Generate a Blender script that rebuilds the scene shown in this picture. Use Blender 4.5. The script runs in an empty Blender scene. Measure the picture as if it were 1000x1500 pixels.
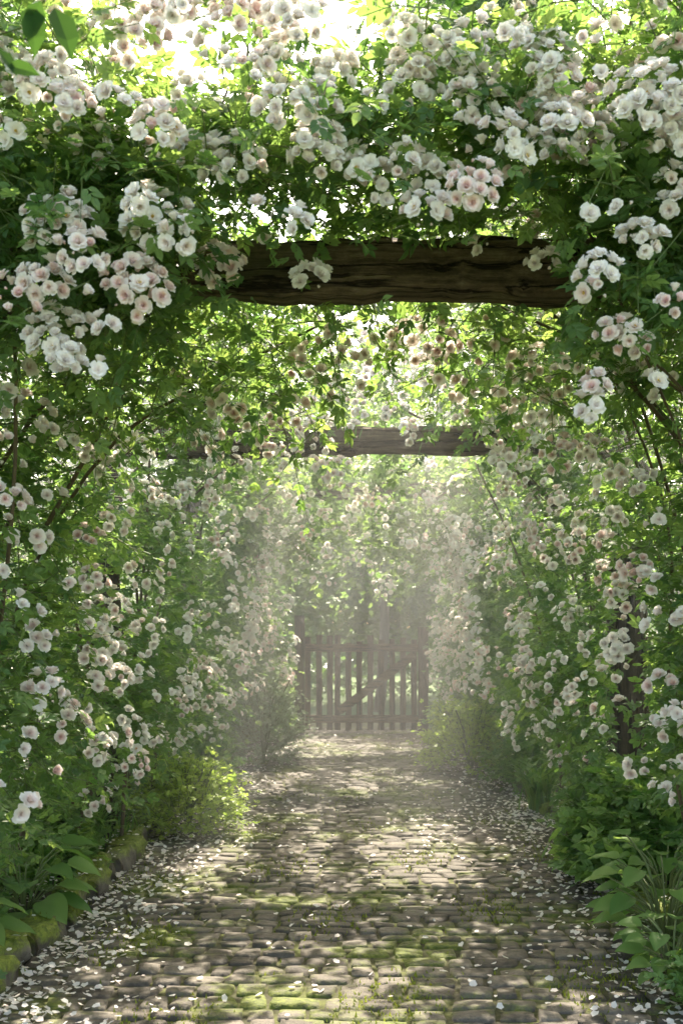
import bpy, math, random
import numpy as np
from mathutils import Vector, Matrix
rng = np.random.default_rng(11)
random.seed(5)
S = bpy.context.scene
COL = S.collection
F, CX, CY, H = 1667.0, 530.0, 930.0, 1.3
def at(px, py, Y): return np.array([(px-CX)/F*Y, Y, H-(py-CY)/F*Y])
def norm(a): return a/np.maximum(np.linalg.norm(a, axis=-1, keepdims=True), 1e-9)
def rv(m): return norm(rng.normal(size=(m, 3)))
def lump(x, y, z, f=1.0):
    return (np.sin(2.3*f*x+1.1*f*y+1.7*f*z)+np.sin(-1.9*f*x+2.9*f*y+1.3*f*z+1.0)+np.sin(3.7*f*z-2.1*f*y+1.5*f*x+2.1))/3

# ------------------------------------------------------------------ geometry helpers
class Geo:
    def __init__(s):
        s.V=[]; s.L=[]; s.S=[]; s.T=[]; s.H=[]; s.M=[]; s.n=0
    def add(s, V, L, Sz, tint, shade, M):
        V=np.asarray(V, float)
        s.V.append(V); s.L.append(np.asarray(L, int)+s.n); s.S.append(np.asarray(Sz, int))
        s.T.append(np.broadcast_to(tint, (len(V),))); s.H.append(np.broadcast_to(shade, (len(V),)))
        s.M.append(np.broadcast_to(M, (len(Sz),))); s.n+=len(V)
    def inst(s, tpl, R, sc, T, tint, mi=0):
        m=len(T)
        if m==0: return
        tv=tpl['V']; k=len(tv)
        sc=np.asarray(sc, float)
        if sc.ndim==1: sc=sc[:,None]
        lv=tv[None]*sc[:,None,:]
        V=np.einsum('mij,mkj->mki', R, lv)+T[:,None,:]
        L=(tpl['L'][None]+(np.arange(m)*k)[:,None]).ravel()
        s.add(V.reshape(-1,3), L, np.tile(tpl['S'], m), np.repeat(tint, k), np.tile(tpl['H'], m), mi)
    def mesh(s, name, mats, off=(0,0,0), smooth=False):
        me=bpy.data.meshes.new(name)
        V=np.concatenate(s.V)-np.asarray(off, float); L=np.concatenate(s.L); Z=np.concatenate(s.S)
        me.vertices.add(len(V)); me.vertices.foreach_set('co', V.astype(np.float32).ravel())
        me.loops.add(len(L)); me.loops.foreach_set('vertex_index', L.astype(np.int32))
        me.polygons.add(len(Z))
        st=np.concatenate([[0], np.cumsum(Z)[:-1]]).astype(np.int32)
        me.polygons.foreach_set('loop_start', st); me.polygons.foreach_set('loop_total', Z.astype(np.int32))
        me.polygons.foreach_set('material_index', np.concatenate(s.M).astype(np.int32))
        me.polygons.foreach_set('use_smooth', np.full(len(Z), smooth))
        for nm, d in (('tint', s.T), ('shade', s.H)):
            a=me.attributes.new(nm, 'FLOAT', 'POINT'); a.data.foreach_set('value', np.concatenate(d).astype(np.float32))
        for m in (mats if isinstance(mats, (list, tuple)) else [mats]): me.materials.append(m)
        me.update(); me.validate()
        return me
    def build(s, name, mats, parent=None, off=(0,0,0), smooth=False):
        return link(name, s.mesh(name, mats, off, smooth), parent)
def link(name, me, parent=None):
    o=bpy.data.objects.new(name, me); COL.objects.link(o)
    if parent: o.parent=parent
    return o
def tag(o, label=None, cat=None, group=None, kind=None):
    for k, v in (('label',label),('category',cat),('group',group),('kind',kind)):
        if v: o[k]=v
    return o
def empty(name, loc, label, cat, group=None):
    o=bpy.data.objects.new(name, None); COL.objects.link(o); o.location=loc; o.empty_display_size=.1
    return tag(o, label, cat, group)
def tpl(V, Fc, Hh=None):
    return {'V':np.array(V, float), 'L':np.array([i for f in Fc for i in f]), 'S':np.array([len(f) for f in Fc]),
            'H':np.zeros(len(V)) if Hh is None else np.array(Hh, float)}
def merge(parts):
    V=[];L=[];Z=[];Hh=[];n=0
    for p, R, sc, t in parts:
        v=(np.asarray(R)@(p['V']*sc).T).T+np.asarray(t); V.append(v); L.append(p['L']+n); Z.append(p['S']); Hh.append(p['H']); n+=len(v)
    return {'V':np.concatenate(V),'L':np.concatenate(L),'S':np.concatenate(Z),'H':np.concatenate(Hh)}
def rz(a):
    c,s=math.cos(a),math.sin(a); return np.array([[c,-s,0],[s,c,0],[0,0,1]])
def rx(a):
    c,s=math.cos(a),math.sin(a); return np.array([[1,0,0],[0,c,-s],[0,s,c]])
def ry(a):
    c,s=math.cos(a),math.sin(a); return np.array([[c,0,s],[0,1,0],[-s,0,c]])
def frames(d, n):
    y=norm(d); x=norm(np.cross(y, n)); z=np.cross(x, y)
    return np.stack([x, y, z], axis=-1)
def frames_z(z):
    z=norm(z); h=np.tile(np.array([[.31,.2,.93]]), (len(z),1)); h[np.abs((h*z).sum(1))>.95]=[1,0,0]
    x=norm(np.cross(h, z)); y=np.cross(z, x)
    a=rng.uniform(0, 2*math.pi, len(z)); c,s=np.cos(a)[:,None],np.sin(a)[:,None]
    return np.stack([x*c+y*s, -x*s+y*c, z], axis=-1)
def tube(g, P, r, sides=6, tint=.5, mi=0, rough=0.0):
    P=np.asarray(P, float); n=len(P); r=np.broadcast_to(r, (n,))
    T=np.gradient(P, axis=0); T=norm(T)
    h=np.array([0,0,1.]) if abs(T[0][2])<.9 else np.array([1.,0,0])
    V=[]
    for i in range(n):
        x=np.cross(T[i], h); x/=np.linalg.norm(x)+1e-9; y=np.cross(T[i], x); h=np.cross(x, T[i])
        for k in range(sides):
            a=2*math.pi*k/sides; rr=r[i]*(1+rough*random.uniform(-1,1))
            V.append(P[i]+x*math.cos(a)*rr+y*math.sin(a)*rr)
    Fc=[(i*sides+k, i*sides+(k+1)%sides, (i+1)*sides+(k+1)%sides, (i+1)*sides+k) for i in range(n-1) for k in range(sides)]
    Fc+= [tuple(range(sides-1,-1,-1)), tuple((n-1)*sides+k for k in range(sides))]
    g.add(V, [i for f in Fc for i in f], [len(f) for f in Fc], tint, 0, mi)
def curve(pts, n=12):
    pts=np.asarray(pts, float); m=len(pts)
    out=[]
    for t in np.linspace(0, m-1, n):
        i=min(int(t), m-2); u=t-i
        p0=pts[max(i-1,0)];p1=pts[i];p2=pts[i+1];p3=pts[min(i+2,m-1)]
        out.append(.5*((2*p1)+(-p0+p2)*u+(2*p0-5*p1+4*p2-p3)*u*u+(-p0+3*p1-3*p2+p3)*u**3))
    return np.array(out)
def bar(g, a, b, w, d, tint=.5, mi=0, seg=6, rough=.004, up=(0,0,1), cham=.18, warp=None):
    # squared timber from a to b with softened corners and slightly uneven faces
    a=np.asarray(a,float); b=np.asarray(b,float); t=norm(b-a); u=np.asarray(up,float)
    if abs((t*u).sum())>.95: u=np.array([0,1.,0])
    x=norm(np.cross(t,u)); y=np.cross(x,t)
    c=cham; prof=[(-1+c,-1),(0,-1),(1-c,-1),(1,-1+c),(1,0),(1,1-c),(1-c,1),(0,1),(-1+c,1),(-1,1-c),(-1,0),(-1,-1+c)]
    V=[];k=len(prof)
    for i in range(seg+1):
        p=a+(b-a)*i/seg; jx=random.uniform(-1,1)*rough; jy=random.uniform(-1,1)*rough; sc=1
        if warp: dz,sc=warp(i/seg); p=p+np.array([0,0,dz])
        for (px,py) in prof:
            V.append(p+x*(px*w/2+jx+random.uniform(-1,1)*rough*.5)+y*(py*sc*d/2+jy+random.uniform(-1,1)*rough*.5))
    Fc=[(i*k+j, i*k+(j+1)%k, (i+1)*k+(j+1)%k, (i+1)*k+j) for i in range(seg) for j in range(k)]
    Fc+=[tuple(range(k-1,-1,-1)), tuple(seg*k+j for j in range(k))]
    g.add(V, [i for f in Fc for i in f], [len(f) for f in Fc], tint, 0, mi)

# ------------------------------------------------------------------ materials
def newmat(name):
    m=bpy.data.materials.new(name); m.use_nodes=True; nt=m.node_tree; nt.nodes.clear()
    out=nt.nodes.new('ShaderNodeOutputMaterial'); return m, nt, out
def N(nt, t, **kw):
    n=nt.nodes.new(t)
    for k,v in kw.items(): setattr(n,k,v)
    return n
def ramp(nt, fac, stops):
    r=N(nt,'ShaderNodeValToRGB'); e=r.color_ramp.elements
    while len(e)>1: e.remove(e[-1])
    e[0].position=stops[0][0]; e[0].color=(*stops[0][1],1)
    for p,c in stops[1:]:
        q=e.new(p); q.color=(*c,1)
    if fac is not None: nt.links.new(fac, r.inputs[0])
    return r
def attr(nt, nm): return N(nt,'ShaderNodeAttribute',attribute_name=nm).outputs['Fac']
def noise(nt, scale, detail=4, rough=.6, vec=None):
    n=N(nt,'ShaderNodeTexNoise'); n.inputs['Scale'].default_value=scale; n.inputs['Detail'].default_value=detail; n.inputs['Roughness'].default_value=rough
    if vec is not None: nt.links.new(vec, n.inputs['Vector'])
    return n
def mix(nt, fac, a, b, blend='MIX'):
    m=N(nt,'ShaderNodeMix',data_type='RGBA',blend_type=blend)
    if isinstance(fac,(int,float)): m.inputs[0].default_value=fac
    else: nt.links.new(fac, m.inputs[0])
    for v,i in ((a,6),(b,7)):
        if isinstance(v,tuple): m.inputs[i].default_value=(*v,1)
        else: nt.links.new(v, m.inputs[i])
    return m.outputs[2]
def math1(nt, op, a, b, c=None):
    m=N(nt,'ShaderNodeMath',operation=op)
    for i,v in enumerate((a,b,c)):
        if v is None: continue
        if isinstance(v,(int,float)): m.inputs[i].default_value=v
        else: nt.links.new(v,m.inputs[i])
    return m.outputs[0]
def leafmat(name, stops, trans, tw=.45, rough=.42, spec=.4):
    m,nt,out=newmat(name)
    c=ramp(nt, attr(nt,'tint'), stops).outputs[0]
    p=N(nt,'ShaderNodeBsdfPrincipled'); nt.links.new(c,p.inputs['Base Color']); p.inputs['Roughness'].default_value=rough
    p.inputs['Specular IOR Level'].default_value=spec
    t=N(nt,'ShaderNodeBsdfTranslucent')
    nt.links.new(ramp(nt, attr(nt,'tint'), trans).outputs[0], t.inputs['Color'])
    x=N(nt,'ShaderNodeMixShader'); x.inputs[0].default_value=tw
    nt.links.new(p.outputs[0],x.inputs[1]); nt.links.new(t.outputs[0],x.inputs[2]); nt.links.new(x.outputs[0],out.inputs[0])
    return m
M={}
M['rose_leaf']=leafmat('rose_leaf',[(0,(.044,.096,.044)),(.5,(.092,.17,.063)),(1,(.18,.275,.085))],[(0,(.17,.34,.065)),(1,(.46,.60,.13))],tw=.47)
M['lime_leaf']=leafmat('lime_leaf',[(0,(.26,.36,.055)),(1,(.46,.54,.09))],[(0,(.34,.50,.07)),(1,(.54,.66,.12))])
M['grey_leaf']=leafmat('grey_leaf',[(0,(.16,.22,.14)),(1,(.34,.39,.26))],[(0,(.26,.36,.17)),(1,(.42,.5,.26))])
M['bed_leaf']=leafmat('bed_leaf',[(0,(.07,.155,.05)),(1,(.2,.31,.09))],[(0,(.16,.36,.06)),(1,(.44,.60,.12))])
M['big_leaf']=leafmat('big_leaf',[(0,(.10,.19,.055)),(1,(.2,.31,.095))],[(0,(.2,.4,.07)),(1,(.42,.58,.13))],rough=.5,spec=.2)
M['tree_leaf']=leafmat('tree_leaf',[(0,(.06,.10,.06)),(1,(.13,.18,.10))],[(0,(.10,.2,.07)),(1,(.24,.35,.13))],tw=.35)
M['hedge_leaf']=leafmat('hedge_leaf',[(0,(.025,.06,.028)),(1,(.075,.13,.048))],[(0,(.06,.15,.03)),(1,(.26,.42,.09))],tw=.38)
M['twig_leaf']=leafmat('twig_leaf',[(0,(.02,.045,.015)),(1,(.03,.06,.02))],[(0,(.06,.14,.02)),(1,(.1,.2,.03))],tw=.4,rough=.7,spec=.08)
def petalmat():
    m,nt,out=newmat('rose_petal')
    f=math1(nt,'MULTIPLY',attr(nt,'shade'),math1(nt,'MULTIPLY_ADD',attr(nt,'tint'),.82,.12))
    c=ramp(nt, f, [(0,(.955,.92,.88)),(.3,(.945,.81,.77)),(1,(.88,.54,.49))]).outputs[0]
    d=N(nt,'ShaderNodeBsdfPrincipled'); nt.links.new(c,d.inputs['Base Color']); d.inputs['Roughness'].default_value=.6; d.inputs['Specular IOR Level'].default_value=.15
    t=N(nt,'ShaderNodeBsdfTranslucent'); nt.links.new(c,t.inputs['Color'])
    x=N(nt,'ShaderNodeMixShader'); x.inputs[0].default_value=.45
    nt.links.new(d.outputs[0],x.inputs[1]); nt.links.new(t.outputs[0],x.inputs[2]); nt.links.new(x.outputs[0],out.inputs[0]); return m
M['petal']=petalmat()
def simple(name, col, rough=.7):
    m,nt,out=newmat(name); p=N(nt,'ShaderNodeBsdfPrincipled'); n=noise(nt,40,3)
    nt.links.new(ramp(nt,n.outputs[0],[(.3,tuple(c*.7 for c in col)),(.7,col)]).outputs[0],p.inputs['Base Color']); p.inputs['Roughness'].default_value=rough
    nt.links.new(p.outputs[0],out.inputs[0]); return m
M['stamen']=simple('stamen_yellow',(.70,.46,.09))
M['cane']=simple('cane_bark',(.13,.095,.055),.8)
M['stem']=simple('green_stem',(.14,.18,.06),.6)
M['bark']=simple('tree_bark',(.10,.08,.06),.9)
def woodmat(name, stops, axis):
    m,nt,out=newmat(name); tc=N(nt,'ShaderNodeTexCoord'); mp=N(nt,'ShaderNodeMapping')
    sc=[14,14,14]; sc[axis]=.9; mp.inputs['Scale'].default_value=sc; nt.links.new(tc.outputs['Object'],mp.inputs[0])
    mp2=N(nt,'ShaderNodeMapping'); s2=[9,9,9]; s2[axis]=.55; mp2.inputs['Scale'].default_value=s2; mp2.inputs['Location'].default_value=(3,5,7); nt.links.new(tc.outputs['Object'],mp2.inputs[0])
    n=noise(nt,2.2,9,.72,mp.outputs[0]); n2=noise(nt,3.0,3,.5,tc.outputs['Object']); n3=noise(nt,1.6,5,.55,mp2.outputs[0]); n4=noise(nt,30,5,.7,tc.outputs['Object'])
    c=ramp(nt,n.outputs[0],stops).outputs[0]
    c=mix(nt, ramp(nt,n2.outputs[0],[(.5,(0,0,0)),(.75,(.45,.45,.45))]).outputs[0], c, (.06,.07,.028))
    c=mix(nt,.6,c,ramp(nt,n4.outputs[0],[(.3,(.5,.5,.5)),(.7,(1.25,1.25,1.25))]).outputs[0],'MULTIPLY')
    cr=ramp(nt,n3.outputs[0],[(.465,(1,1,1)),(.49,(.1,.085,.075)),(.505,(.1,.085,.075)),(.525,(1,1,1))]).outputs[0]
    c=mix(nt,.85,c,cr,'MULTIPLY')
    p=N(nt,'ShaderNodeBsdfPrincipled'); nt.links.new(c,p.inputs['Base Color']); p.inputs['Roughness'].default_value=.85; p.inputs['Specular IOR Level'].default_value=.2
    hh=math1(nt,'ADD',n.outputs[0],cr)
    b=N(nt,'ShaderNodeBump'); b.inputs['Strength'].default_value=1; b.inputs['Distance'].default_value=.025; nt.links.new(hh,b.inputs['Height']); nt.links.new(b.outputs[0],p.inputs['Normal'])
    nt.links.new(p.outputs[0],out.inputs[0]); return m
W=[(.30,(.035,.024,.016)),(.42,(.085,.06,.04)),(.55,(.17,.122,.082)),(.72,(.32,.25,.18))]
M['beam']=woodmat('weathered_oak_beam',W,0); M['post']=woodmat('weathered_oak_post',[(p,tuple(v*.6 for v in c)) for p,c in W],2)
G=[(.3,(.055,.034,.019)),(.55,(.13,.085,.05)),(.8,(.21,.148,.092))]
M['gate']=woodmat('brown_gate_wood',G,2); M['gate_rail']=woodmat('brown_gate_rail_wood',[(p,tuple(v*1.5 for v in c)) for p,c in G],0)
def stonemat(name, mossbias, ew, mb):
    m,nt,out=newmat(name); g=N(nt,'ShaderNodeNewGeometry')
    n=noise(nt,26,6,.7,g.outputs['Position']); n2=noise(nt,1.7,5,.62,g.outputs['Position']); n3=noise(nt,60,4,.6,g.outputs['Position'])
    base=ramp(nt,attr(nt,'tint'),[(0,(.074,.062,.05)),(.5,(.13,.111,.09)),(1,(.205,.18,.15))]).outputs[0]
    c=mix(nt,.8,base,ramp(nt,n.outputs[0],[(.28,(.35,.34,.33)),(.66,(1.15,1.12,1.08))]).outputs[0],'MULTIPLY')
    a=math1(nt,'MULTIPLY_ADD',n.outputs[0],.35,n2.outputs[0]); a=math1(nt,'MULTIPLY_ADD',attr(nt,'shade'),ew,a); a=math1(nt,'ADD',a,mossbias)
    f=ramp(nt,a,[(.70,(0,0,0)),(.82,(1,1,1))]).outputs[0]
    moss=ramp(nt,n3.outputs[0],[(.3,tuple(mb*v for v in (.05,.066,.012))),(.55,tuple(mb*v for v in (.12,.143,.022))),(.8,tuple(mb*v for v in (.22,.235,.036)))]).outputs[0]
    c=mix(nt,f,c,moss)
    p=N(nt,'ShaderNodeBsdfPrincipled'); nt.links.new(c,p.inputs['Base Color']); p.inputs['Roughness'].default_value=.7; p.inputs['Specular IOR Level'].default_value=.35
    b=N(nt,'ShaderNodeBump'); b.inputs['Strength'].default_value=.9; b.inputs['Distance'].default_value=.016
    nt.links.new(n.outputs[0],b.inputs['Height']); nt.links.new(b.outputs[0],p.inputs['Normal'])
    nt.links.new(p.outputs[0],out.inputs[0]); return m
M['cobble']=stonemat('cobblestone',.005,.07,1.0); M['kerb']=stonemat('mossy_edging_stone',.05,.17,1.5)
def soilmat(name, stops, sc):
    m,nt,out=newmat(name); g=N(nt,'ShaderNodeNewGeometry'); n=noise(nt,sc,8,.7,g.outputs['Position'])
    p=N(nt,'ShaderNodeBsdfPrincipled'); nt.links.new(ramp(nt,n.outputs[0],stops).outputs[0],p.inputs['Base Color']); p.inputs['Roughness'].default_value=.95
    b=N(nt,'ShaderNodeBump'); b.inputs['Strength'].default_value=.8; b.inputs['Distance'].default_value=.03; nt.links.new(n.outputs[0],b.inputs['Height']); nt.links.new(b.outputs[0],p.inputs['Normal'])
    nt.links.new(p.outputs[0],out.inputs[0]); return m
M['soil']=soilmat('dark_soil',[(.3,(.03,.024,.015)),(.55,(.07,.06,.035)),(.75,(.09,.11,.03))],9)
M['joint']=soilmat('mossy_joint_soil',[(.36,(.028,.023,.015)),(.50,(.05,.05,.016)),(.66,(.11,.125,.024))],4)
M['meadow']=soilmat('meadow_ground',[(.3,(.04,.08,.02)),(.6,(.08,.13,.035)),(.8,(.12,.17,.05))],1.5)
M['moss']=leafmat('moss_green',[(0,(.08,.115,.018)),(1,(.24,.275,.04))],[(0,(.2,.26,.03)),(1,(.4,.45,.05))],tw=.25,rough=.8,spec=.1)

# ------------------------------------------------------------------ templates
LV=[(0,0,0),(-.25,.27,.07),(-.23,.62,.05),(0,1,-.10),(.23,.62,.05),(.25,.27,.07),(0,.3,0),(0,.66,-.01)]
LF=[(0,6,1),(6,7,2,1),(7,3,2),(0,5,6),(6,5,4,7),(7,4,3)]
leaf=tpl(LV,LF)
leaf_lo=tpl([(0,0,0),(-.27,.42,.07),(0,1,-.06),(.27,.42,.07)],[(0,2,1),(0,3,2)])
def sprig(lf):
    P=[(lf,np.eye(3),1.0,(0,.8,-.05))]
    for y,s in ((.28,.8),(.62,.95)):
        for sg in (-1,1): P.append((lf,rz(sg*1.0)@ry(sg*-.15),s,(0,y,0)))
    return merge(P)
SP=sprig(leaf); SPL=sprig(leaf_lo)
def broad(nv=7, w=.42, droop=.35, cup=.12):
    V=[];Hh=[];Fc=[]
    for i in range(nv):
        v=i/(nv-1); ww=w*math.sin(math.pi*min(1,(v*.93+.07))**.75)**.9 if i<nv-1 else .0
        y=v; z=-droop*v*v
        for u in (-1,-.5,0,.5,1):
            V.append((u*ww, y, z+cup*abs(u)*ww*2+ (.03*math.sin(9*v) if abs(u)==1 else 0))); Hh.append(abs(u))
    for i in range(nv-1):
        for k in range(4): Fc.append((i*5+k,i*5+k+1,(i+1)*5+k+1,(i+1)*5+k))
    return tpl(V,Fc,Hh)
BROAD=broad()
def blade(n=6, w=.03, reach=.6, h=.9, drop=.5):
    V=[];Fc=[]
    for i in range(n+1):
        t=i/n; y=reach*t*t*1.0; z=h*(t-drop*t*t*t); ww=w*(1-t**2)+.002
        V+= [(-ww,y,z),(ww,y,z)]
    for i in range(n): Fc.append((2*i,2*i+1,2*i+3,2*i+2))
    return tpl(V,Fc)
BLADE=blade(); TUFT=tpl([(-.12,0,0),(.12,0,0),(0,.25,1)],[(0,1,2)])
# rose blooms
def petal(L,W,e0,e1,vs=(0,.4,.75,1.0),us=(-1,0,1),r0=.06,lay=0.5,z0=0):
    V=[];Hh=[];r=r0;z=z0;pv=0
    for v in vs:
        e=e0+(e1-e0)*v**1.5; r+=math.cos(e)*L*(v-pv); z+=math.sin(e)*L*(v-pv); pv=v
        w=W*(.28+1.1*v-.62*v**3)
        for u in us:
            cu=.34*u*u*W
            notch=-.07*L if (u==0 and v==1) else (-.12*L if (abs(u)==1 and v==1) else 0)
            V.append((u*w, r+notch*math.cos(e)-cu*math.sin(e)*1.2, z+notch*math.sin(e)+cu*math.cos(e)*.9)); Hh.append(lay*(.4+.6*(1-v)))
    k=len(us); Fc=[(i*k+j,i*k+j+1,(i+1)*k+j+1,(i+1)*k+j) for i in range(len(vs)-1) for j in range(k-1)]
    return tpl(V,Fc,Hh)
D=math.radians
def bloom(layers, seed):
    q=random.Random(seed); P=[]
    for (n,L,W_,e0,e1,r0,lay,z0) in layers:
        a0=q.uniform(0,6.28)
        for i in range(n):
            p=petal(L*q.uniform(.85,1.1),W_*q.uniform(.88,1.1),D(e0+q.uniform(-10,10)),D(e1+q.uniform(-16,16)),r0=r0,lay=lay,z0=z0)
            P.append((p,rz(a0+6.283*i/n+q.uniform(-.2,.2))@rx(q.uniform(-.12,.12)),1,(0,0,0)))
    return merge(P)
FULL=[(6,1.08,.50,50,4,.05,.25,-.2),(6,1.02,.46,64,24,.05,.45,-.14),(6,.92,.40,74,44,.05,.7,-.08),(6,.78,.32,80,62,.05,.95,-.03),(5,.6,.26,86,80,.04,1.15,0),(4,.42,.2,90,108,.03,1.35,.03)]
OPEN=[(6,1.1,.52,42,-2,.06,.25,-.06),(6,.98,.44,58,18,.06,.4,0),(6,.72,.32,72,44,.08,.55,0)]
CUP=[(6,.98,.48,70,30,.06,.45,-.12),(6,.95,.44,78,54,.06,.7,-.07),(6,.82,.36,84,72,.05,1.0,-.02),(5,.62,.27,88,92,.04,1.2,0),(3,.44,.2,92,112,.03,1.4,0)]
BUD=[(5,.75,.36,80,98,.12,.9,0)]
LOW=[(6,1.0,.55,48,6,.05,.4,-.1),(5,.85,.42,68,38,.05,.8,-.03),(4,.6,.3,82,74,.04,1.2,0)]
SHAPES={'full':bloom(FULL,1),'full2':bloom(FULL,2),'open':bloom(OPEN,3),'cup':bloom(CUP,4),'bud':bloom(BUD,5)}
def lowbloom():
    P=[]
    for (n,L,W_,e0,e1,r0,lay,z0) in LOW:
        for i in range(n):
            P.append((petal(L,W_,D(e0),D(e1),vs=(0,.55,1),r0=r0,lay=lay,z0=z0),rz(6.283*i/n+lay),1,(0,0,0)))
    return merge(P)
LOWB=lowbloom()
TINTS=(.02,.2,.5,1.0)
BM={}
def bmesh_of(shape,ti):
    k=(shape,ti)
    if k not in BM:
        g=Geo(); t=LOWB if shape=='low' else SHAPES[shape]
        g.add(t['V'],t['L'],t['S'],TINTS[ti],t['H'],0); BM[k]=g.mesh('rose_bloom',M['petal'],smooth=True)
    return BM[k]
gs=Geo()
for i in range(16):
    a=i*2.4; r=.10+.2*((i*7)%5)/5; q=np.array([math.cos(a)*r,math.sin(a)*r,.36])
    tube(gs,[np.array([0,0,.05]),q*.8,q],[.02,.03,.065],4)
STAM=gs.mesh('stamens',M['stamen'])

# ------------------------------------------------------------------ foliage from leafy shoots
def beamclear(pos):
    # growth is trimmed away from the middle of the front beam
    k=3.66/pos[...,1]; xp=pos[...,0]*k; zp=H+(pos[...,2]-H)*k
    inb=(pos[...,1]<3.95)&(xp>-.46+.25*(zp-2.38))&(xp<.64)&(zp>2.385)&(zp<2.55+.035*np.sin(xp*9)+.02*np.sin(xp*31))
    return ~inb | (rng.random(inb.shape)<.015)
def postclear(pos):
    # and thin around the lower part of the second arch's right post
    k=7.0/pos[...,1]; xp=pos[...,0]*k; zp=H+(pos[...,2]-H)*k
    inb=(pos[...,1]<7.05)&(xp>1.52)&(xp<1.79)&(zp>.3)&(zp<1.55)
    return ~inb | (rng.random(inb.shape)<.12)
def clearboth(pos): return beamclear(pos)&postclear(pos)
def shoots(g, P, Dr, L, k, size, T, tint0=None, grav=.35, stems=True, clear=None, mi=0, ms=1, flat=.8):
    m=len(P); Dr=norm(Dr)
    t=np.broadcast_to((np.arange(k)+.6)/k,(m,k))+rng.uniform(-.05,.05,(m,k))
    lt=L[:,None]*t
    pos=P[:,None]+Dr[:,None]*lt[...,None]; pos[...,2]-=grav*lt**2/np.maximum(L[:,None],.2)
    tan=np.repeat(Dr[:,None],k,1).copy(); tan[...,2]-=2*grav*t
    side=norm(np.cross(tan, np.array([0,0,1.])+.3*rng.normal(size=(m,k,3))))
    sg=np.where((np.arange(k)%2)==0,1,-1)[None,:,None]
    d=norm(tan*.55+side*sg*.9+rng.normal(size=(m,k,3))*.3)
    n=norm(np.array([0,0,flat])+Dr[:,None]*.25+rng.normal(size=(m,k,3))*.42)
    if tint0 is None: tint0=rng.beta(2,2.6,m)
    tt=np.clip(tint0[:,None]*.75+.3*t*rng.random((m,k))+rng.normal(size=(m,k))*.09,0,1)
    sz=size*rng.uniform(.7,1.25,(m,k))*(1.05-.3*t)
    ok=np.ones((m,k),bool)
    if clear is not None: ok=clear(pos)
    f=ok.ravel()
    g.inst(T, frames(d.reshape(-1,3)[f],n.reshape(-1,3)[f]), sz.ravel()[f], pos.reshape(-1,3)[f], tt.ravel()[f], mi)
    if stems:
        kk=ok.all(1)
        a=P[kk]; Q=Dr[kk]; l=L[kk]*.9
        b=a+Q*(l*.5)[:,None]; b[:,2]-=grav*.25*l; c=a+Q*l[:,None]; c[:,2]-=grav*l*.85
        mm=len(a)
        x=norm(np.cross(Q,np.array([.2,.1,1.]))); y=np.cross(Q,x)
        V=np.zeros((mm,9,3))
        for j,(p,r) in enumerate(((a,.003),(b,.0022),(c,.001))):
            for i in range(3):
                an=2.094*i; V[:,j*3+i]=p+(x*math.cos(an)+y*math.sin(an))*r
        Lp=np.array([q for j in (0,1) for i in range(3) for q in (j*3+i,j*3+(i+1)%3,(j+1)*3+(i+1)%3,(j+1)*3+i)])
        g.add(V.reshape(-1,3),(Lp[None]+(np.arange(mm)*9)[:,None]).ravel(),np.full(mm*6,4),.5,0,ms)

ARCHY=np.array([3.75,7.2,10.5,13.5])
def gapkeep(Y,z):
    # the tops of the walls close over the path around the beams; between them only loose clumps bridge the gap
    d=np.abs(Y[:,None]-ARCHY[None]).min(1)
    return ~((z>1.95)&(d>.62)&(Y>4.8))|(rng.random(len(Y))<np.where(Y<6.2,.6,.12))
def wall_xin(Y,z,base):
    hz=np.clip((z-1.85)/.9,0,1.3)
    return base-hz**2*.42+.13*lump(Y*0,Y,z,1.1)+.5*np.clip((.85-z)/.85,0,1)
def wall_pts(n,side,y0,y1,z0,z1,base=1.25,depth=.28,surf=False):
    Y=rng.uniform(y0,y1,n*2); z=rng.uniform(z0,z1,n*2)
    keep=(rng.random(n*2)<np.clip(.62+.8*lump(Y*1.3,Y,z,1.9),.1,1))&gapkeep(Y,z); Y=Y[keep][:n]; z=z[keep][:n]; m=len(Y)
    d=np.zeros(m)-.03 if surf else np.minimum(rng.exponential(depth,m),.95)
    X=side*(wall_xin(Y,z,base)+d)
    P=np.stack([X,Y,z],1)
    Dr=np.stack([np.full(m,-side*.5),np.full(m,-.35),np.full(m,.3)],1)+rv(m)*.8
    return P,Dr
# blooms
def cluster(c,out,n,rad,pink=None,lim=.031,size=(.0215,.0305)):
    out=norm(np.asarray(out,float)); pink=random.choices((0,1,2,3),(5,5,3,1.3))[0] if pink is None else pink
    B=[];tries=0
    while len(B)<n and tries<n*25:
        tries+=1
        v=rng.normal(size=3); v/=np.linalg.norm(v)
        if v@out<-.25: continue
        v=v*(rng.random()**.33)*rad; v-=out*(v@out)*.35
        p=c+v
        if any(np.linalg.norm(p-b[0])<lim for b in B): continue
        dr=norm(v/rad*1.0+out*.75+np.array([0,0,.3])+rng.normal(size=3)*.3)
        sh=random.choices(('full','full2','open','cup','bud'),(7,7,2.2,6,1.8))[0]
        B.append((p,dr,random.uniform(*size)*(.55 if sh=='bud' else 1),sh,min(3,max(0,pink+random.choice((-1,0,0,0,1))))))
    return B
def inframe(p):
    x=CX+F*p[0]/p[1]; y=CY-F*(p[2]-H)/p[1]
    return -15<x<1015 and -15<y<1515
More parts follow.
